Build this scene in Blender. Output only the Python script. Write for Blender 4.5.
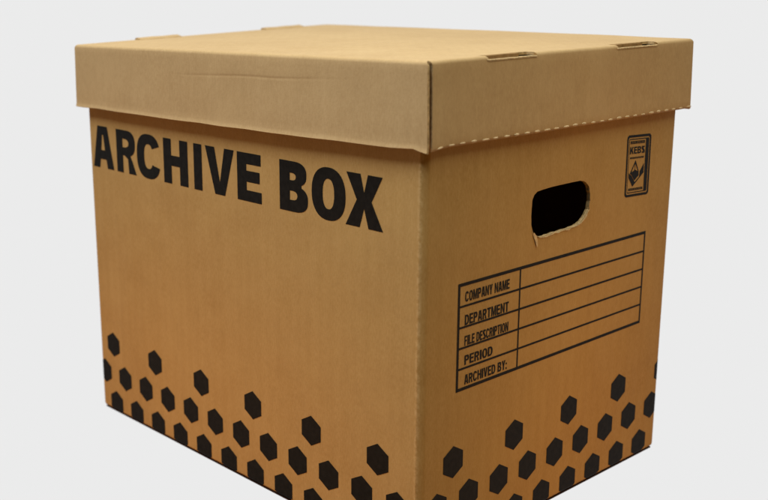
import bpy, bmesh, math, random
from mathutils import Matrix, Vector, noise
from mathutils.geometry import tessellate_polygon

for o in list(bpy.data.objects):
    bpy.data.objects.remove(o)
scn = bpy.context.scene
COL = scn.collection
R = math.radians
random.seed(7)

# ------------------------------------------------------------------ camera
cam_d = bpy.data.cameras.new('camera')
cam = bpy.data.objects.new('camera', cam_d)
COL.objects.link(cam)
scn.camera = cam
cam_d.sensor_width = 36.0
cam_d.lens = 1066.67 / 768 * 36.0
cam_d.shift_x = (384 - 249.506) / 768
cam_d.shift_y = (243.012 - 250) / 768
cam_d.clip_start = 0.02
cam_d.clip_end = 100
rot = Matrix(((0.63743881, -0.1644176, 0.75275402),
              (0.77021834, 0.16243333, -0.61674883),
              (-0.02086798, 0.97292459, 0.23017876)))
cam.matrix_world = Matrix.Translation((0.388349, -0.444907, 0.34154)) @ rot.to_4x4()
cam_d.dof.use_dof = True
cam_d.dof.focus_distance = 0.68
cam_d.dof.aperture_fstop = 9.0

# ------------------------------------------------------------------ world: pale studio background behind, dim warm room in front
W_PALE = (0.831, 0.831, 0.831, 1)
world = bpy.data.worlds.new('World')
scn.world = world
world.use_nodes = True
wn, wl = world.node_tree.nodes, world.node_tree.links
wn.clear()
tc = wn.new('ShaderNodeTexCoord')
dot = wn.new('ShaderNodeVectorMath'); dot.operation = 'DOT_PRODUCT'
dot.inputs[1].default_value = Vector((-0.66, 0.75, 0)).normalized()
wl.new(tc.outputs['Generated'], dot.inputs[0])
ramp = wn.new('ShaderNodeValToRGB')
mr = wn.new('ShaderNodeMapRange')
mr.inputs['From Min'].default_value = -1; mr.inputs['From Max'].default_value = 1
wl.new(dot.outputs['Value'], mr.inputs['Value'])
wl.new(mr.outputs[0], ramp.inputs['Fac'])
ramp.color_ramp.elements[0].position = 0.56
ramp.color_ramp.elements[0].color = (0.032, 0.017, 0.006, 1)
ramp.color_ramp.elements[1].position = 0.72
ramp.color_ramp.elements[1].color = W_PALE
bg = wn.new('ShaderNodeBackground')
bg.inputs['Strength'].default_value = 1.0
wl.new(ramp.outputs['Color'], bg.inputs['Color'])
wo = wn.new('ShaderNodeOutputWorld')
wl.new(bg.outputs[0], wo.inputs['Surface'])


# ------------------------------------------------------------------ lamps
def area(name, loc, target, size, power, color):
    d = bpy.data.lights.new(name, 'AREA')
    d.shape = 'RECTANGLE'; d.size = size[0]; d.size_y = size[1]
    d.energy = power; d.color = color
    o = bpy.data.objects.new(name, d)
    COL.objects.link(o)
    o.location = loc
    o.rotation_euler = (Vector(target) - Vector(loc)).to_track_quat('-Z', 'Y').to_euler()
    return o

area('overhead_lamp', (-0.25, -0.68, 1.57), (-0.15, 0.1, 0.2), (1.1, 0.65), 26.0, (0.90, 0.955, 0.97))
area('side_overhead_lamp', (0.74, 0.12, 1.52), (0.0, 0.13, 0.15), (0.36, 0.8), 9.6, (0.96, 0.955, 0.74))
area('front_fill_lamp', (-0.1, -1.3, 0.1), (-0.15, 0.0, 0.12), (1.0, 0.6), 0.42, (1.0, 1.0, 0.8))
area('side_fill_lamp', (1.3, 0.2, 0.1), (0.0, 0.13, 0.12), (0.6, 0.9), 0.30, (1.0, 1.0, 0.6))
area('front_bounce_fill', (-0.24, -0.25, 0.015), (-0.24, 0.0, 0.02), (0.50, 0.03), 0.35, (1.0, 0.38, 0.0))  # added strip lamp, stands in for warm bounce off a table
area('side_bounce_fill', (0.25, 0.17, 0.015), (0.0, 0.17, 0.02), (0.03, 0.36), 0.26, (1.0, 0.38, 0.0))  # same added bounce strip, for the handle side

scn.view_settings.view_transform = 'Standard'
scn.view_settings.look = 'None'
scn.view_settings.exposure = 0
scn.view_settings.gamma = 1
scn.cycles.use_denoising = True


# ------------------------------------------------------------------ materials
def board_material(name, base, dark, light, fold=False, flute=0.5, rough=0.82, spec=0.22, bump=0.25):
    m = bpy.data.materials.new(name)
    m.use_nodes = True
    n, l = m.node_tree.nodes, m.node_tree.links
    b = n['Principled BSDF']
    b.inputs['Roughness'].default_value = rough
    b.inputs['Specular IOR Level'].default_value = spec
    t = n.new('ShaderNodeTexCoord')
    geo = t.outputs['Object']

    def nz(scale, detail=4, mapping=None, rough=0.6):
        x = n.new('ShaderNodeTexNoise')
        x.inputs['Scale'].default_value = scale
        x.inputs['Detail'].default_value = detail
        x.inputs['Roughness'].default_value = rough
        if mapping:
            mp = n.new('ShaderNodeMapping')
            mp.inputs['Scale'].default_value = mapping
            l.new(geo, mp.inputs['Vector'])
            l.new(mp.outputs[0], x.inputs['Vector'])
        else:
            l.new(geo, x.inputs['Vector'])
        return x.outputs['Fac']

    def mix(fac, a, c, blend='MIX'):
        x = n.new('ShaderNodeMix'); x.data_type = 'RGBA'; x.blend_type = blend
        for sock, v in ((x.inputs[0], fac), (x.inputs[6], a), (x.inputs[7], c)):
            if hasattr(v, 'links') or isinstance(v, bpy.types.NodeSocket):
                l.new(v, sock)
            elif isinstance(v, (int, float)):
                sock.default_value = v
            else:
                sock.default_value = (*v, 1)
        return x.outputs[2]

    def rng(v, a, c, lo=0.0, hi=1.0):
        x = n.new('ShaderNodeMapRange')
        x.inputs['From Min'].default_value = a; x.inputs['From Max'].default_value = c
        x.inputs['To Min'].default_value = lo; x.inputs['To Max'].default_value = hi
        l.new(v, x.inputs['Value'])
        return x.outputs[0]

    big = rng(nz(11, 3), 0.35, 0.65)                       # cloudy tone of kraft liner
    fib = rng(nz(900, 3, (1, 1, 0.35)), 0.35, 0.7)         # paper fibres
    spk = rng(nz(520, 2), 0.66, 0.78)                      # dark specks
    streak = rng(nz(60, 4, (1, 1, 0.03)), 0.35, 0.65)      # vertical machine streaks
    # flutes showing through the liner: lines square to x+y, i.e. upright on every side wall
    wv = n.new('ShaderNodeTexWave')
    wv.wave_type = 'BANDS'; wv.bands_direction = 'DIAGONAL'
    mp = n.new('ShaderNodeMapping'); mp.inputs['Scale'].default_value = (1, 1, 0)
    l.new(geo, mp.inputs['Vector']); l.new(mp.outputs[0], wv.inputs['Vector'])
    wv.inputs['Scale'].default_value = 62
    wv.inputs['Distortion'].default_value = 1.2
    wv.inputs['Detail'].default_value = 2
    wv.inputs['Detail Scale'].default_value = 0.4
    wf = wv.outputs['Fac']
    c = mix(big, dark, base)
    c = mix(rng(nz(38, 5, None, 0.7), 0.42, 0.72, 0, 0.36), c, light)
    c = mix(rng(fib, 0, 1, 0, 0.62), c, light)
    c = mix(rng(streak, 0, 1, 0, 0.22), c, dark)
    c = mix(rng(nz(170, 3, (1, 1, 0.55), 0.6), 0.5, 0.75, 0, 0.28), c, tuple(v * 0.86 for v in dark))
    c = mix(rng(wf, 0, 1, 0, 0.30 * flute), c, dark)
    c = mix(rng(spk, 0, 1, 0, 0.30), c, tuple(v * 0.45 for v in base))
    if fold:                                                     # paler, patchy line along the scored fold at the near corner
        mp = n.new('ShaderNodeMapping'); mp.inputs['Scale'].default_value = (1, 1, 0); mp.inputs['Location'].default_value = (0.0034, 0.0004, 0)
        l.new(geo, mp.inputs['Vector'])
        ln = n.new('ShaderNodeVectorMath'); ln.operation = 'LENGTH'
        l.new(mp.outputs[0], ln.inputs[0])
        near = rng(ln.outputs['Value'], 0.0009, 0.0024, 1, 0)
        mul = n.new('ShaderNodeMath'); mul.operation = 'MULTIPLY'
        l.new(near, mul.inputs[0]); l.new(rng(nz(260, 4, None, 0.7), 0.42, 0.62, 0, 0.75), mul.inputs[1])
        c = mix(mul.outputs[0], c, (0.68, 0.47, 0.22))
    l.new(c, b.inputs['Base Color'])
    # bumps: fibres, flutes, slow waviness
    def bmp(h, strength, dist, prev=None):
        x = n.new('ShaderNodeBump')
        x.inputs['Strength'].default_value = strength
        x.inputs['Distance'].default_value = dist
        l.new(h, x.inputs['Height'])
        if prev: l.new(prev, x.inputs['Normal'])
        return x.outputs[0]
    p = bmp(nz(9, 2), 0.6, 0.006)
    p = bmp(wf, 0.5 * flute, 0.00018, p)
    p = bmp(nz(700, 4), bump, 0.00035, p)
    l.new(p, b.inputs['Normal'])
    return m


def plain(name, col, rough=0.8, var=0.25, scale=300, bump=0.3):
    m = bpy.data.materials.new(name)
    m.use_nodes = True
    n, l = m.node_tree.nodes, m.node_tree.links
    b = n['Principled BSDF']
    b.inputs['Roughness'].default_value = rough
    b.inputs['Specular IOR Level'].default_value = 0.15
    t = n.new('ShaderNodeTexCoord')
    x = n.new('ShaderNodeTexNoise'); x.inputs['Scale'].default_value = scale; x.inputs['Detail'].default_value = 5
    l.new(t.outputs['Object'], x.inputs['Vector'])
    r = n.new('ShaderNodeValToRGB')
    r.color_ramp.elements[0].position = 0.3; r.color_ramp.elements[1].position = 0.7
    r.color_ramp.elements[0].color = (*[v * (1 - var) for v in col], 1)
    r.color_ramp.elements[1].color = (*[min(1, v * (1 + var)) for v in col], 1)
    l.new(x.outputs['Fac'], r.inputs['Fac']); l.new(r.outputs['Color'], b.inputs['Base Color'])
    bm_ = n.new('ShaderNodeBump'); bm_.inputs['Strength'].default_value = bump; bm_.inputs['Distance'].default_value = 0.0004
    l.new(x.outputs['Fac'], bm_.inputs['Height']); l.new(bm_.outputs[0], b.inputs['Normal'])
    return m

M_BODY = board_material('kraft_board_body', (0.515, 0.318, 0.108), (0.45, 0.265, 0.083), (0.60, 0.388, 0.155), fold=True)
M_LID = board_material('kraft_board_lid', (0.56, 0.375, 0.18), (0.50, 0.325, 0.15), (0.64, 0.45, 0.23), flute=0.35)
M_EDGE = plain('cut_board_edge', (0.52, 0.36, 0.18), 0.9, 0.35, 420, 0.8)
M_PALE = plain('torn_board_fibre', (0.64, 0.47, 0.26), 0.95, 0.3, 600, 0.9)
M_FOLD_HILITE = plain('pale_fold_highlight', (0.76, 0.60, 0.38), 0.95, 0.15, 500, 0.4)  # pale tone carries the highlights of the perforated fold
M_INK = plain('black_flexo_ink', (0.008, 0.007, 0.006), 0.62, 0.45, 260, 0.2)
M_INKS = plain('black_flexo_ink_side', (0.010, 0.008, 0.006), 0.62, 0.45, 260, 0.2)
M_TAB_SHADE = plain('slot_shade_brown', (0.36, 0.21, 0.085), 0.85, 0.2, 300, 0.4)  # darker than the lid board: slot shade put into the tab colour


# ------------------------------------------------------------------ helpers
def link(name, me, mats, parent=None, label=None):
    o = bpy.data.objects.new(name, me)
    for m in (mats if isinstance(mats, (list, tuple)) else [mats]):
        me.materials.append(m)
    COL.objects.link(o)
    if parent: o.parent = parent
    if label: o['label'] = label
    return o


def finish(name, bm, mats, parent=None, label=None, smooth=True, weld=1e-6, normals=True, sharp=40):
    bmesh.ops.remove_doubles(bm, verts=bm.verts, dist=weld)
    if normals: bmesh.ops.recalc_face_normals(bm, faces=bm.faces)
    me = bpy.data.meshes.new(name)
    bm.to_mesh(me); bm.free()
    if smooth:
        for p in me.polygons: p.use_smooth = True
        me.set_sharp_from_angle(angle=R(sharp))
    return link(name, me, mats, parent, label)


def tess(bm, loops, fn, mat=0):
    """fill outer loop + holes (2D) with triangles, mapped to 3D by fn"""
    vs = [[Vector((p[0], p[1], 0)) for p in lp] for lp in loops]
    flat = [p for lp in vs for p in lp]
    tris = tessellate_polygon(vs)
    bv = [bm.verts.new(fn(p.x, p.y)) for p in flat]
    for t in tris:
        try:
            f = bm.faces.new([bv[i] for i in t]); f.material_index = mat
        except ValueError:
            pass
    return bv


# ------------------------------------------------------------------ added dark slab, stands in for the dark contact line round the foot
M_FOOT_LINE = plain('dark_foot_line', (0.035, 0.014, 0.007), 0.7, 0.3, 120, 0.2)
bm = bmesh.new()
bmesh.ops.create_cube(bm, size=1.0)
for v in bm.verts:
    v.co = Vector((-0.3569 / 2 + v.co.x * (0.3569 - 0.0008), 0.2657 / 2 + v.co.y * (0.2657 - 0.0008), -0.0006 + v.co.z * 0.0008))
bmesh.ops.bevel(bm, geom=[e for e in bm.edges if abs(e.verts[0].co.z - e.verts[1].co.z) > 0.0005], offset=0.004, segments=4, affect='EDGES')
me = bpy.data.meshes.new('foot_line_slab'); bm.to_mesh(me); bm.free()
gr = bpy.data.objects.new('foot_line_slab', me); me.materials.append(M_FOOT_LINE); COL.objects.link(gr)
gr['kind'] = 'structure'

# ------------------------------------------------------------------ the box
W, D, H = 0.3569, 0.2657, 0.2975
root = bpy.data.objects.new('archive_box', None)
COL.objects.link(root)
root['label'] = 'brown cardboard archive box with lid, black printed lettering and an oval hand hole'
root['category'] = 'archive box'


def arc_pts(cx, cy, r, a0, a1, n):
    return [(cx + r * math.cos(R(a0 + (a1 - a0) * i / n)), cy + r * math.sin(R(a0 + (a1 - a0) * i / n))) for i in range(n + 1)]

# hand hole outline on the handle side (y, z) in mm, slightly ragged where the board tore
hole_key = [(99.2, 208), (99.6, 212.4), (101.6, 215.4), (104.5, 217), (112.8, 217.6), (121, 217.9), (129.6, 218), (140, 218), (149.8, 217.9), (154, 217.2),
            (157.4, 215.4), (160.5, 212.3), (162.0, 207.5), (162.4, 203.1), (161.2, 197.4), (157.6, 193.2), (153, 190.2), (147.5, 188.6),
            (140, 187.9), (130.3, 187.7), (119, 187.3), (109.2, 187.1), (106.0, 188.4), (103.2, 189.4), (100.8, 192.6), (99.5, 196.5), (99.0, 202)]
hole = []
for i, a in enumerate(hole_key):
    b = hole_key[(i + 1) % len(hole_key)]
    for k in range(4):
        t = k / 4
        y = a[0] + (b[0] - a[0]) * t; z = a[1] + (b[1] - a[1]) * t
        rag = 0.16
        if z < 190.5 or y > 156: rag = 0.6
        if z > 216: rag = 0.1
        v = noise.noise_vector(Vector((y * 0.9, z * 0.9, 3.1)))
        hole.append(((y + v.x * rag) / 1000, (z + v.y * rag) / 1000))

rc, rb = 0.0046, 0.0022
bm = bmesh.new()
levels = [(rb * (1 - math.sin(R(a))), rb * (1 - math.cos(R(a)))) for a in (0, 0)]
# profile from the bottom rim upwards: (inset, z)
prof = [(rb * (1 - math.sin(R(a))), rb * (1 - math.cos(R(a)))) for a in (0, 18, 36, 54, 72, 90)] + [(0.0, H)]


def ring(inset):
    c = rc
    i = inset
    corners = [((-c, c), -90), ((-c, D - c), 0), ((-W + c, D - c), 90), ((-W + c, c), 180)]
    pts = []
    for (cx, cy), a0 in corners:
        seg = arc_pts(cx, cy, c - i, a0, a0 + 90, 6)
        if a0 == -90:                                            # scored fold at the near corner is nearly a flat bevel
            seg = [(-c, 0.0), (-c + 0.0007, -0.00022), (-c + 0.0014, -0.00012), (-0.0021, 0.0007), (-0.0008, 0.0021), (-0.0001, 0.0036), (0.0, c)]
            seg = [(x + (cx - x) * i / c, y + (cy - y) * i / c) for x, y in seg]
        pts += seg
    return pts

rings = []
for ins, z in prof:
    rings.append([bm.verts.new((x, y, z)) for x, y in ring(ins)])
npt = len(rings[0])
side_edge = 6                       # segment between corner arc 1 (near) and corner arc 2 (far right) on x = 0
for k in range(len(rings) - 1):
    for i in range(npt):
        j = (i + 1) % npt
        if k == len(rings) - 2 and i == side_edge: continue
        bm.faces.new((rings[k][i], rings[k][j], rings[k + 1][j], rings[k + 1][i]))
bm.faces.new(list(reversed(rings[0])))
tess(bm, [[(rc, rb), (D - rc, rb), (D - rc, H), (rc, H)], hole], lambda u, v: (0.0, u, v))
body = finish('body', bm, [M_BODY, M_EDGE], root, sharp=35)
sm = body.modifiers.new('board', 'SOLIDIFY')
sm.thickness = 0.0026; sm.offset = -1; sm.material_offset_rim = 1; sm.use_even_offset = False
es = body.modifiers.new('crisp_edges', 'EDGE_SPLIT'); es.split_angle = R(35)

# torn paper round the hand hole: a ragged lip of pale fibres, lower and right side
bm = bmesh.new()
def lip(idx0, idx1, wmin, wmax, seed):
    n = len(hole)
    prev = None
    tot = (idx1 - idx0)
    cy = sum(p[0] for p in hole) / n; cz = sum(p[1] for p in hole) / n
    for k in range(tot + 1):
        p = hole[(idx0 + k) % n]
        q0 = hole[(idx0 + k - 1) % n]; q1 = hole[(idx0 + k + 1) % n]
        tx, tz = q1[0] - q0[0], q1[1] - q0[1]
        L = math.hypot(tx, tz) or 1
        nx, nz_ = -tz / L, tx / L
        if (p[0] - cy) * nx + (p[1] - cz) * nz_ < 0: nx, nz_ = -nx, -nz_
        env = max(0.0, math.sin(math.pi * k / tot)) ** 0.5
        wdt = (wmin + (wmax - wmin) * (0.5 + 0.9 * noise.noise(Vector((k * 0.55, seed, 0))))) * max(env, 0.05)
        h = 0.00045 + 0.0003 * noise.noise(Vector((k * 0.8, seed + 9, 0)))
        a = bm.verts.new((-0.0012, p[0] - nx * 0.0003, p[1] - nz_ * 0.0003))
        b = bm.verts.new((max(h, 0.00015), p[0] + nx * wdt * 0.35, p[1] + nz_ * wdt * 0.35))
        c = bm.verts.new((0.00008, p[0] + nx * wdt, p[1] + nz_ * wdt))
        if prev:
            bm.faces.new((prev[0], a, b, prev[1])); bm.faces.new((prev[1], b, c, prev[2]))
        prev = (a, b, c)
lip(55, 71, 0.0005, 0.0027, 1.0)      # right
lip(64, 90, 0.0002, 0.0021, 5.0)      # bottom
lip(86, 97, 0.0006, 0.0020, 8.0)      # lower left
torn = finish('torn_edge', bm, M_PALE, body, 'pale torn cardboard fibres along the lower rim of the hand hole')
# hanging flap of torn liner under the lower left of the hole
bm = bmesh.new()
fl = [(102.0, 191.5), (104.6, 188.9), (105.6, 186.2), (105.9, 183.2), (105.4, 181.2), (104.4, 183.3), (103.0, 186.6), (101.3, 189.4)]
tess(bm, [[(a / 1000, b / 1000) for a, b in fl]], lambda u, v: (0.0004 + 0.00055 * max(0, (0.190 - v) / 0.009), u, v))
finish('torn_flap', bm, M_PALE, body)


# ------------------------------------------------------------------ lettering
def sup(cx, cy, rx, ry, a0, a1, n, e=2.3):
    out = []
    for i in range(n + 1):
        a = R(a0 + (a1 - a0) * i / n)
        c, s = math.cos(a), math.sin(a)
        out.append((cx + rx * math.copysign(abs(c) ** (2 / e), c), cy + ry * math.copysign(abs(s) ** (2 / e), s)))
    return out


def bowl(x0, x1, y0, y1, n=10, e=2.3, ext=0.45):
    """right-hand bowl contour from (x0,y0) round to (x0,y1): straight to xm, then half superellipse"""
    xm = x0 + (x1 - x0) * ext
    return [(x0, y0)] + sup(xm, (y0 + y1) / 2, x1 - xm, (y1 - y0) / 2, -90, 90, n, e) + [(x0, y1)]


def glyph(ch, w, h, s, t):
    """polygons ([outer, hole...]) for a bold condensed capital, stem s, bar t"""
    if ch == 'I': return [[[(0, 0), (w, 0), (w, h), (0, h)]]]
    if ch == 'H':
        m = h * 0.52
        return [[[(0, 0), (s, 0), (s, m - t / 2), (w - s, m - t / 2), (w - s, 0), (w, 0), (w, h), (w - s, h), (w - s, m + t / 2), (s, m + t / 2), (s, h), (0, h)]]]
    if ch == 'E':
        m = h * 0.52
        return [[[(0, 0), (w, 0), (w, t), (s, t), (s, m - t / 2), (w * .93, m - t / 2), (w * .93, m + t / 2), (s, m + t / 2), (s, h - t), (w * .98, h - t), (w * .98, h), (0, h)]]]
    if ch == 'F':
        m = h * 0.5
        return [[[(0, 0), (s, 0), (s, m - t / 2), (w * .9, m - t / 2), (w * .9, m + t / 2), (s, m + t / 2), (s, h - t), (w, h - t), (w, h), (0, h)]]]
    if ch == 'L': return [[[(0, 0), (w, 0), (w, t), (s, t), (s, h), (0, h)]]]
    if ch == 'T': return [[[(w / 2 - s / 2, 0), (w / 2 + s / 2, 0), (w / 2 + s / 2, h - t), (w, h - t), (w, h), (0, h), (0, h - t), (w / 2 - s / 2, h - t)]]]
    if ch == 'V': return [[[(w / 2 - s * .56, 0), (w / 2 + s * .56, 0), (w, h), (w - s * 1.06, h), (w / 2, h * .27), (s * 1.06, h), (0, h)]]]
    if ch == 'A':
        a = w / 2 - s * .78; b = w / 2 + s * .78
        def xl(y): return a * y / h
        sl = s * 1.06
        y0, y1 = h * .21, h * .21 + t * .95
        yt = h * .80
        xi0 = sl + (w / 2 - sl) * (y1 / yt)
        xi00 = sl + (w / 2 - sl) * (y0 / yt)
        return [[[(0, 0), (sl, 0), (xi00, y0), (w - xi00, y0), (w - sl, 0), (w, 0), (b, h), (a, h)],
                 [(xi0, y1), (w - xi0, y1), (w / 2 + .02 * w, yt), (w / 2 - .02 * w, yt)]]]
    if ch == 'X':
        k = s * 1.2
        q = s * .62
        return [[[(0, 0), (k, 0), (w / 2, h * .5 - q * .75), (w - k, 0), (w, 0), (w / 2 + q, h * .51), (w - w * .02, h), (w - w * .02 - k, h),
                  (w / 2, h * .51 + q * .8), (w * .02 + k, h), (w * .02, h), (w / 2 - q, h * .51)]]]
    if ch == 'Y': return [[[(w / 2 - s / 2, 0), (w / 2 + s / 2, 0), (w / 2 + s / 2, h * .4), (w, h), (w - s * 1.1, h), (w / 2, h * .56), (s * 1.1, h), (0, h), (w / 2 - s / 2, h * .4)]]]
    if ch == 'N': return [[[(0, 0), (s, 0), (s, h * .66), (w - s, 0), (w, 0), (w, h), (w - s, h), (w - s, h * .34), (s, h), (0, h)]]]
    if ch == 'M':
        q = s * .9
        return [[[(0, 0), (q, 0), (q, h * .72), (w / 2 - q * .42, 0), (w / 2 + q * .42, 0), (w - q, h * .72), (w - q, 0), (w, 0), (w, h), (w - q * 1.3, h), (w / 2, h * .33), (q * 1.3, h), (0, h)]]]
    if ch == 'K':
        return [[[(0, 0), (s, 0), (s, h * .3), (s * 1.35, h * .4), (w - s * 1.15, 0), (w, 0), (s * 2.0, h * .58), (w * .97, h), (w * .97 - s * 1.1, h), (s, h * .56), (s, h), (0, h)]]]
    if ch == ':':
        return [[[(0, 0), (s, 0), (s, s), (0, s)]], [[(0, h * .5), (s, h * .5), (s, h * .5 + s), (0, h * .5 + s)]]]
    if ch == 'O':
        return [[sup(w / 2, h / 2, w / 2, h / 2 * 1.02, 0, 360, 40)[:-1], sup(w / 2, h / 2, w / 2 - s, h / 2 - t * .9, 0, 360, 32)[:-1]]]
    if ch == 'D':
        return [[bowl(0, w, 0, h, 18, 2.6, .35), bowl(s, w - s, t, h - t, 14, 2.5, .3)]]
    if ch == 'C':
        o_ = sup(w / 2, h / 2, w * .515, h / 2 * 1.02, 26, 338, 34, 2.5)
        i_ = sup(w / 2, h / 2, w / 2 - s * .96, h / 2 - t * .95, 326, 36, 26, 2.5)
        return [[o_ + i_]]
    if ch == 'P':
        y = h * .40
        return [[[(0, 0), (s, 0), (s, y)] + bowl(s, w, y, h, 12, 2.5, .3)[1:-1] + [(0, h)], bowl(s, w - s, y + t, h - t, 10, 2.3, .2)]]
    if ch == 'R':
        y = h * .41
        top = sup(w * .55, (y + h) / 2, w * .97 - w * .55, (h - y) / 2, -62, 90, 12, 2.5)
        return [[[(0, 0), (s, 0), (s, y), (s * 1.25, y), (s * 1.75, y * .82), (w - s * 1.16, 0), (w, 0), (w - s * .55, y * .72), (w - s * .85, y * 1.0)] + top + [(0, h)],
                 bowl(s, w * .97 - s, y + t * .95, h - t, 10, 2.3, .25)]]
    if ch == 'B':
        y = h * .52
        lo = sup(w * .5, y / 2, w * .5, y / 2, -90, 62, 12, 2.6)
        up = sup(w * .5, (y + h) / 2, w * .45, (h - y) / 2, -58, 90, 12, 2.6)
        return [[[(0, 0)] + lo + up + [(0, h)], bowl(s, w - s, t, y - t * .45, 8, 2.3, .35), bowl(s, w * .95 - s, y + t * .45, h - t, 8, 2.3, .35)]]
    if ch == 'S':
        cl = sup(w / 2, h * .745, w / 2 - s / 2, h * .255 - t / 2, 20, 200, 16, 2.3)
        cl = cl[:-2] + [(w * .5 - s * .1, h * .52), (w * .5 + s * .1, h * .48)] 
        low = [(w - x, h - y) for x, y in reversed(cl[:-2])]
        cl = cl + low
        L_, R_ = [], []
        for i, p in enumerate(cl):
            a = cl[max(i - 1, 0)]; b = cl[min(i + 1, len(cl) - 1)]
            dx, dy = b[0] - a[0], b[1] - a[1]; q = math.hypot(dx, dy) or 1
            nx, ny = -dy / q, dx / q
            hw = (abs(nx) * s + abs(ny) * t) / 2
            L_.append((p[0] + nx * hw, p[1] + ny * hw)); R_.append((p[0] - nx * hw, p[1] - ny * hw))
        return [[L_ + R_[::-1]]]
    return []

EPS = 0.00014
def front(u, v): return (u, -EPS, v)
def side(u, v): return (EPS, u, v)

# large lettering on the long side; the line of print drops a little towards the near corner
BIG = [('A', -350.4, -320.1), ('R', -315.6, -288.6), ('C', -286.8, -256.6), ('H', -252.1, -222.1), ('I', -215.0, -205.4), ('V', -201.3, -169.3),
       ('E', -166.1, -140.8), ('B', -122.7, -95.8), ('O', -92.4, -62.4), ('X', -62.4, -31.4)]
bm = bmesh.new()
for ch, x0, x1 in BIG:
    w, h = x1 - x0, 33.0
    for poly in glyph(ch, w, h, 9.0 if ch in 'AR' else 9.9, 6.6 if ch == 'R' else 7.6):
        def fn(u, v, x0=x0):
            X = x0 + u
            k = (X + 350) / 317
            zb = 206.7 - 4.1 * k; zt = 240.1 - 5.2 * k
            return front(X / 1000, (zb + (zt - zb) * v / 33.0) / 1000)
        tess(bm, poly, fn)
finish('title_lettering', bm, M_INK, body, 'large bold black capitals reading ARCHIVE BOX', smooth=False)

# hexagons
def hexagon(cx, cz, r=10.6, k=1.0):
    return [(cx + r * k * math.cos(R(a)), cz + r * math.sin(R(a))) for a in range(30, 390, 60)]

def clip(poly, ax, val, keep_less):
    out = []
    for i, p in enumerate(poly):
        q = poly[(i + 1) % len(poly)]
        ip = (p[ax] <= val) if keep_less else (p[ax] >= val)
        iq = (q[ax] <= val) if keep_less else (q[ax] >= val)
        if ip: out.append(p)
        if ip != iq:
            t = (val - p[ax]) / (q[ax] - p[ax])
            out.append((p[0] + (q[0] - p[0]) * t, p[1] + (q[1] - p[1]) * t))
    return out

# print that runs down on to the rounded bottom fold follows its curve
def roll(z):
    if z >= rb: return 0.0
    return rb - math.sqrt(max(0, rb * rb - (rb - z) ** 2))
def hexes2(name, pts, lo, hi, side_, mat, label):
    bm = bmesh.new()
    for x, z in pts:
        p0 = hexagon(x, z)
        for ax, v, kl in ((0, lo, False), (0, hi, True), (1, 0.12, False)):
            if p0: p0 = clip(p0, ax, v, kl)
        if len(p0) < 3: continue
        cuts = [0.12, 0.3, 0.6, 1.0, 1.6, 2.2, 90]
        L0, L1 = (-W * 1000, 0.0) if side_ == 'front' else (0.0, D * 1000)
        c_ = rc * 1000
        ucuts = [L0 + c_ * q for q in (0.03, 0.1, 0.22, 0.4, 0.65, 1)] + [L1 - c_ * q for q in (1, 0.65, 0.4, 0.22, 0.1, 0.03)]
        for a, b in zip(cuts, cuts[1:]):
            pa = clip(p0, 1, a, False)
            if pa: pa = clip(pa, 1, b, True)
            for c, d in zip(ucuts, ucuts[1:]):
                p = clip(pa, 0, c, False) if pa else []
                if p: p = clip(p, 0, d, True)
                if len(p) < 3: continue
                vs = []
                for u, v in p:
                    e_ = max(0.0, L0 + c_ - u, u - (L1 - c_)) / 1000
                    off = roll(v / 1000) + rc - math.sqrt(max(0, rc * rc - e_ * e_)) - EPS
                    vs.append(bm.verts.new((u / 1000, off, v / 1000) if side_ == 'front' else (-off, u / 1000, v / 1000)))
                try: bm.faces.new(vs)
                except ValueError: pass
    return finish(name, bm, mat, body, label, smooth=False)

r1 = [(-34.6 - 60.1 * k, 58.4) for k in range(6)]
r2 = [(-18 - 30.15 * k, 32.3) for k in range(12)]
r3 = [(-33 - 30.1 * k, 7.4) for k in range(11)]
hexes2('front_hexagon_print', r1 + r2 + r3, -W * 1000, 0, 'front', M_INK, 'three staggered rows of black printed hexagons along the bottom')
s1 = [(29.9 + 60.15 * k, 59.3 + 0.35 * k) for k in range(4)] + [(267.6, 60.8)]
s2 = [(15.4 + 30.1 * k, 32.6 + 0.3 * k) for k in range(9)]
s3 = [(32.5 + 30.0 * k, 6.4 + 0.35 * k) for k in range(8)]
hexes2('side_hexagon_print', s1 + s2 + s3, 0, D * 1000, 'side', M_INKS, 'three staggered rows of black printed hexagons along the bottom')

# form table on the handle side
YL, YM, YR = 31.6, 90.2, 232.3
ZL = [170.6, 157.1, 144.0, 131.0, 117.9, 104.9]
OW, IW = 2.1, 1.35
outer = [(YL - 1, ZL[5] - 1), (YR + 1, ZL[5] - 1), (YR + 1, ZL[0] + 1), (YL - 1, ZL[0] + 1)]
holes = []
for a, b in zip(ZL, ZL[1:]):
    ta = OW / 2 if a == ZL[0] else IW / 2
    tb = OW / 2 if b == ZL[5] else IW / 2
    holes.append([(YL + OW / 2, b + tb), (YM - IW / 2, b + tb), (YM - IW / 2, a - ta), (YL + OW / 2, a - ta)])
    holes.append([(YM + IW / 2, b + tb), (YR - OW / 2 + .4, b + tb), (YR - OW / 2 + .4, a - ta), (YM + IW / 2, a - ta)])
bm = bmesh.new()
tess(bm, [[(a / 1000, b / 1000) for a, b in lp] for lp in [outer] + holes], side)
table = finish('form_table', bm, M_INKS, body, 'printed black ruled form with five rows for file details', smooth=False)

GW = dict(I=.42, M=1.28, N=1.08, C=1.06, O=1.1, A=1.08, V=1.02, L=.86, F=.86, E=.92, T=.95, S=1.0, P=.98, R=1.04, D=1.04, B=1.04, Y=1.0, H=1.06)
GW[':'] = .42; GW[' '] = .42; GW['K'] = 1.05

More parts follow.
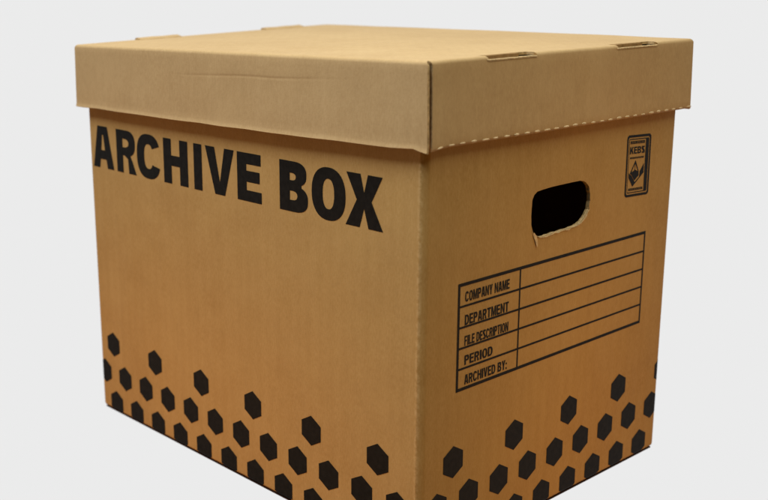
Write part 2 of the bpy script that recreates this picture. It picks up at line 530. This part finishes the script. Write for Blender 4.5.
def text(bm, s, x0, x1, z0, z1, fn, weight=.30, gap=.16, bar=.19):
    tot = sum(GW[c] for c in s) + gap * (len(s) - 1)
    k = (x1 - x0) / tot
    x = x0
    for c in s:
        w = GW[c] * k
        if c != ' ':
            st = weight * k
            h = z1 - z0
            for poly in glyph(c, st if c in 'I:' and False else w * (1 if c not in ':' else 1), h, st if c != ':' else w * .8, bar * h * .95):
                tess(bm, poly, lambda u, v, x=x: fn((x + u) / 1000, (z0 + v) / 1000))
        x += w + gap * k

bm = bmesh.new()
for s, y0, y1, z0, z1 in (('COMPANY NAME', 37.2, 79.6, 159.5, 165.8), ('DEPARTMENT', 37.4, 79.4, 145.0, 151.4), ('FILE DESCRIPTION', 37.6, 79.8, 132.1, 138.2),
                          ('PERIOD', 38.0, 64.8, 119.8, 125.9), ('ARCHIVED BY:', 38.4, 80.0, 107.2, 113.4)):
    text(bm, s, y0, y1, z0, z1, side, weight=.345, gap=.12, bar=.19)
finish('form_lettering', bm, M_INKS, body, 'small black capitals naming the five rows of the form', smooth=False)

# certification mark
def rrect(x0, x1, y0, y1, r, n=5):
    return (arc_pts(x1 - r, y1 - r, r, 0, 90, n) + arc_pts(x0 + r, y1 - r, r, 90, 180, n) + arc_pts(x0 + r, y0 + r, r, 180, 270, n) + arc_pts(x1 - r, y0 + r, r, 270, 360, n))

def kmap(u, v):     # u: 0..30 across, v: 0..42.5 up; the stamp leans slightly
    return side((202.9 + u - 0.012 * (v - 21)) / 1000, (199.3 - 0.045 * u + v) / 1000)
bm = bmesh.new()
tess(bm, [rrect(0, 30, 0, 42.5, 2.6), rrect(1.7, 28.2, 1.7, 40.8, 1.6)], kmap)
tess(bm, [rrect(2.6, 27.4, 2.6, 39.9, 1.0), rrect(3.1, 23.4, 3.2, 39.3, .5)], kmap)
def small_row(x0, x1, z0, z1, n):
    x = x0
    for i in range(n):
        w = (x1 - x0) / n
        tess(bm, [[(x + w * .08, z0), (x + w * .86, z0), (x + w * .86, z1), (x + w * .08, z1)]] +
             ([[(x + w * .34, z0 + (z1 - z0) * .35), (x + w * .6, z0 + (z1 - z0) * .35), (x + w * .6, z0 + (z1 - z0) * .7), (x + w * .34, z0 + (z1 - z0) * .7)]] if i % 3 else []), kmap)
        x += w
small_row(4.2, 22.4, 36.4, 38.4, 9)
small_row(4.4, 22.0, 26.2, 27.4, 11)
small_row(4.2, 22.4, 4.2, 5.9, 10)
def kk(u, v): return kmap(u * 1000, v * 1000)
text(bm, 'KEBS', 4.0, 22.6, 29.6, 34.4, kk, weight=.34, bar=.2, gap=.1)
# tick-shaped band with a faceted peak standing in it
tess(bm, [[(3.9, 13.4), (9.2, 6.9), (22.4, 15.8), (22.4, 22.4), (17.6, 17.2), (17.0, 13.2), (11.8, 9.9), (7.4, 14.6), (3.9, 16.6)]], kmap)
tess(bm, [[(11.6, 25.2), (5.2, 16.2), (7.6, 15.0), (11.2, 11.0), (16.4, 14.3), (16.2, 17.2)], [(11.5, 22.8), (15.2, 17.1), (11.6, 18.6)][::-1],
          [(10.9, 22.6), (11.0, 18.4), (7.2, 16.9)]], kmap)
finish('certification_mark', bm, M_INKS, body, 'small upright black stamp reading KEBS above a tick emblem', smooth=False)

# ------------------------------------------------------------------ the lid: one folded sheet, double-walled ends
o1 = 0.0052
X0, X1, Y0, Y1 = -W - o1, o1, -o1, D + o1
ZT, ZB = 0.3030, 0.2546
r = 0.0024
TH = 0.0017


def warp(p):
    x, y, z = p
    u = min(1, max(0, -x / W)); v = min(1, max(0, y / D))
    top = min(1, max(0, (z - ZB) / (ZT - ZB)))
    dz = 0.0060 * u ** 0.9 * v * (1.0)                           # far corner rides up
    dz += 0.0007 * math.sin(math.pi * u) * math.sin(math.pi * v) * top
    dz += 0.00022 * noise.noise(Vector((x * 22, y * 22, z * 10)))
    dx = dy = 0.0
    low = 1 - top
    if y < 0.0:                                                  # long side wall: slight bow, lower edge lifts and kicks out
        dy -= 0.0010 * low * math.sin(math.pi * u) + 0.0007 * low
        dz -= 0.0007 * low * math.sin(math.pi * (u ** 0.8)) * (1 if u < .6 else .9)
        dz += 0.00035 * noise.noise(Vector((x * 38, 0, 4.4))) * low
    if y < 0.0 and x > -0.02 and x < X1 - 0.0015: dz += 0.0008 * low * (1 + x / 0.02) if x < 0 else 0.0008 * low
    if x > 0.0:
        dx += 0.0008 * low + 0.0006 * low * math.sin(math.pi * v)
        if v < 0.05: dz -= 0.0013 * low * (1 - v / 0.05) ** 2; dx += 0.0006 * low * (1 - v / 0.05)
    if x < -W: dx -= 0.0008 * low
    if y > D: dy += 0.0008 * low
    return (x + dx, y + dy, z + dz)


def span(a, b, n): return [a + (b - a) * i / n for i in range(n + 1)]

S1, S2 = (0.045, 0.090), (0.176, 0.223)          # slots on the handle end
T1, T2 = (0.052, 0.095), (0.188, 0.234)          # slots on the other end
SD = 0.0070
ys = sorted(set([round(v, 6) for v in span(Y0 + r, Y1 - r, 34)] + [*S1, *S2, *T1, *T2]))
xs = sorted(set([round(v, 6) for v in span(X0 + r, X1 - r, 44)] + [X1 - SD, X0 + SD]))
bm = bmesh.new()
cache = {}
def V(p):
    k = tuple(round(c, 7) for c in p)
    if k not in cache: cache[k] = bm.verts.new(warp(p))
    return cache[k]
def quad(a, b, c, d, mi=0):
    vs = []
    for p in (a, b, c, d):
        v = V(p)
        if v not in vs: vs.append(v)
    if len(vs) > 2:
        try:
            f = bm.faces.new(vs); f.material_index = mi
        except ValueError: pass
def inslot(y, S): return any(a - 1e-6 < y < b + 1e-6 for a, b in S)
for i in range(len(xs) - 1):
    for j in range(len(ys) - 1):
        xm, ym = (xs[i] + xs[i + 1]) / 2, (ys[j] + ys[j + 1]) / 2
        if xm > X1 - SD and inslot(ym, (S1, S2)): continue
        if xm < X0 + SD and inslot(ym, (T1, T2)): continue
        quad((xs[i], ys[j], ZT), (xs[i + 1], ys[j], ZT), (xs[i + 1], ys[j + 1], ZT), (xs[i], ys[j + 1], ZT))
AN = [0, 18, 36, 54, 72, 90]
def long_wall(sign):
    """walls along x: arc fold then straight down with a crease and a raw cut bottom edge"""
    ye = Y0 if sign < 0 else Y1
    rows = []
    for a in AN:
        rows.append((r * math.sin(R(a)), ZT - r + r * math.cos(R(a)), a / 90))
    zs = sorted(set(span(ZT - r, ZB + 0.003, 12)[1:] + span(0.2845, 0.2935, 18) + [ZB + 0.0015, ZB]), reverse=True)
    def P(x, row):
        d, z, k = row
        e = (r - 0.0004) * k                                    # the wall runs a little past the fold towards the corners
        t = (x - (X0 + r)) / ((X1 - r) - (X0 + r))
        xx = x + e * (2 * t - 1)
        return (xx, ye + sign * (d - r), z)
    for z in zs: rows.append((r + 0.0, z, 1.0))
    def kick(z):                                                # frayed lower lip bends outward
        q = max(0, (ZB + 0.0032 - z) / 0.0032)
        return 0.0007 * q * q
    def crease(x, z):                                           # shallow dent line across the front wall
        c = 0.2872 + 0.024 * (x + 0.18) + 0.0003 * math.sin(x * 70)
        env = math.exp(-((x + 0.145) / 0.066) ** 4)
        w = math.exp(-((z - c) / 0.0007) ** 2) * 1.0
        roll_ = 1 / (1 + math.exp(-(z - c) / 0.0009))            # the board above the dent stands a little proud
        return (-0.00016 * w + 0.00014 * roll_ * min(1, max(0, (ZT - r - z) / 0.008))) * env
    for k in range(len(rows) - 1):
        for i in range(len(xs) - 1):
            q = []
            for (ri, xi) in ((k, i), (k, i + 1), (k + 1, i + 1), (k + 1, i)):
                p = P(xs[xi], rows[ri])
                q.append((p[0], p[1] + sign * (kick(p[2]) + crease(p[0], p[2]) if p[2] < ZT - r - 1e-6 else 0), p[2]))
            quad(*(q if sign > 0 else q[::-1]))
def end_wall(sign, S):
    xe = X0 if sign < 0 else X1
    rows = []
    for a in AN: rows.append((r * math.sin(R(a)) - r, ZT - r + r * math.cos(R(a)), a / 90))
    rr = 0.0020
    for z in span(ZT - r, ZB + rr, 10)[1:]: rows.append((0.0, z, 1.0))
    for a in (20, 45, 70, 90): rows.append((-rr + rr * math.cos(R(a)), ZB + rr - rr * math.sin(R(a)), 1.0))
    def P(y, row):
        d, z, k = row
        t = (y - (Y0 + r)) / ((Y1 - r) - (Y0 + r))
        return (xe + sign * d, y + k * (0.0013 * (1 - t) + (r - 0.0004) * t), z)
    for k in range(len(rows) - 1):
        for j in range(len(ys) - 1):
            if k < 4 and inslot((ys[j] + ys[j + 1]) / 2, S): continue
            q = [P(ys[a], rows[b]) for b, a in ((k, j), (k, j + 1), (k + 1, j + 1), (k + 1, j))]
            quad(*(q if sign < 0 else q[::-1]))
long_wall(-1); long_wall(1); end_wall(1, (S1, S2)); end_wall(-1, (T1, T2))
lid = finish('lid', bm, [M_LID, M_EDGE], root, normals=True, sharp=50, weld=1e-7)
# outward normals: make sure the top looks up
me = lid.data
if sum(p.normal.z * p.area for p in me.polygons) < 0: me.flip_normals()
sm = lid.modifiers.new('board', 'SOLIDIFY')
sm.thickness = TH; sm.offset = -1; sm.material_offset_rim = 1; sm.use_even_offset = False
es = lid.modifiers.new('crisp_edges', 'EDGE_SPLIT'); es.split_angle = R(40)

# inner walls of the double-walled ends (they rise behind the outer walls and hold the locking tabs)
def wbox(bm, x0, x1, y0, y1, z0, z1, n=6, mi=0, wz=0.0):
    ysn = span(y0, y1, n)
    def vv(x, y, z):
        p = Vector(warp((x, y, z))); return bm.verts.new(p)
    secs = [[vv(x0, y, z0), vv(x1, y, z0), vv(x1, y, z1 + wz * (0.5 - abs(i / n - .5))), vv(x0, y, z1 + wz * (0.5 - abs(i / n - .5)))] for i, y in enumerate(ysn)]
    for a, b in zip(secs, secs[1:]):
        for k in range(4):
            bm.faces.new((a[k], a[(k + 1) % 4], b[(k + 1) % 4], b[k]))
    bm.faces.new(secs[0][::-1]); bm.faces.new(secs[-1])
for sgn, SS, up in ((1, (S1, S2), -0.0046), (-1, (T1, T2), 0.0012)):
    xe = X1 if sgn > 0 else X0
    xa, xb = sorted((xe - sgn * 0.0027, xe - sgn * 0.0049))
    bm = bmesh.new()
    wbox(bm, xa, xb, Y0 + 0.006, Y1 - 0.006, ZB + 0.0012, ZT - 0.0058, 12)
    finish('inner_end_wall', bm, M_LID, lid, smooth=False)
    for a, b in SS:
        bm = bmesh.new()
        if sgn > 0:
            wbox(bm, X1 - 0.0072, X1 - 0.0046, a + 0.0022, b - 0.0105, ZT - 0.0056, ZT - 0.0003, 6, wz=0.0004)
            lb = bmesh.new()                                     # crushed upper rim of the outer wall under the slot
            ysn = span(a - 0.0006, b + 0.0006, 14)
            secs = [[lb.verts.new(warp((X1 + dx, y, ZT - 0.0023 + dz + 0.00025 * noise.noise(Vector((y * 260, 0, 0)))))) for dx, dz in
                     ((0.0003, -0.0006), (0.0004, 0.0002), (-0.0004, 0.0006), (-0.0017, 0.0004), (-0.0018, -0.0006))] for y in ysn]
            for p, q in zip(secs, secs[1:]):
                for k in range(4): lb.faces.new((p[k], p[k + 1], q[k + 1], q[k]))
            finish('slot_rim', lb, M_PALE, lid)
        else:                                                    # flap pushed over the fold, standing a little proud of the lid
            ysn = span(a + 0.0006, b - 0.0006, 8)
            prf = [(xe + 0.0088, ZT - 0.0016), (xe + 0.0086, ZT + 0.0003), (xe + 0.0050, ZT + 0.0011), (xe + 0.0020, ZT + 0.0017), (xe + 0.0002, ZT + 0.0011),
                   (xe - 0.0004, ZT - 0.0010), (xe - 0.0003, ZT - 0.0040), (xe + 0.0010, ZT - 0.0040), (xe + 0.0012, ZT - 0.0016)]
            secs = [[bm.verts.new(warp((x, y, z + 0.00012 * math.sin(y * 300)))) for x, z in prf] for y in ysn]
            for p, q in zip(secs, secs[1:]):
                for k in range(len(prf)):
                    bm.faces.new((p[k], p[(k + 1) % len(prf)], q[(k + 1) % len(prf)], q[k]))
            bm.faces.new(secs[0][::-1]); bm.faces.new(secs[-1])
        finish('locking_tab', bm, M_TAB_SHADE if sgn > 0 else M_LID, lid, smooth=False)

# perforated fold line along the foot of the handle end: short pale dashes, fold highlights put into their colour
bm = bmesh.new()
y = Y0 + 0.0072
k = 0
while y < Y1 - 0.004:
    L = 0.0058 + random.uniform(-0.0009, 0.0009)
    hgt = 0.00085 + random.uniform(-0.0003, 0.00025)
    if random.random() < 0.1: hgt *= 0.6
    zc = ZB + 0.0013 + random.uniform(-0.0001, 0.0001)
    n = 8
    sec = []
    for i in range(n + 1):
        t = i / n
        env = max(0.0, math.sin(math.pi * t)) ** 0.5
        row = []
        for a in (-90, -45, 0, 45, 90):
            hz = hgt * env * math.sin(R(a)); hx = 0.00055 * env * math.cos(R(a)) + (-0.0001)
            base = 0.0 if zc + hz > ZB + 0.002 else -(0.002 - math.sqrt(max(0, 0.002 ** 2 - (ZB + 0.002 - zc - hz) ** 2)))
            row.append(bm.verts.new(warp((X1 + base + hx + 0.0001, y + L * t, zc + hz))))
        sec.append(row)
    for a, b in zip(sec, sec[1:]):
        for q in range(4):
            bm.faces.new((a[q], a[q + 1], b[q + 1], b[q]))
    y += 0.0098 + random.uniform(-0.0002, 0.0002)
finish('perforation', bm, M_FOLD_HILITE, lid, 'pale dashes with painted highlights on the perforated fold along the lid foot', smooth=True, normals=True)
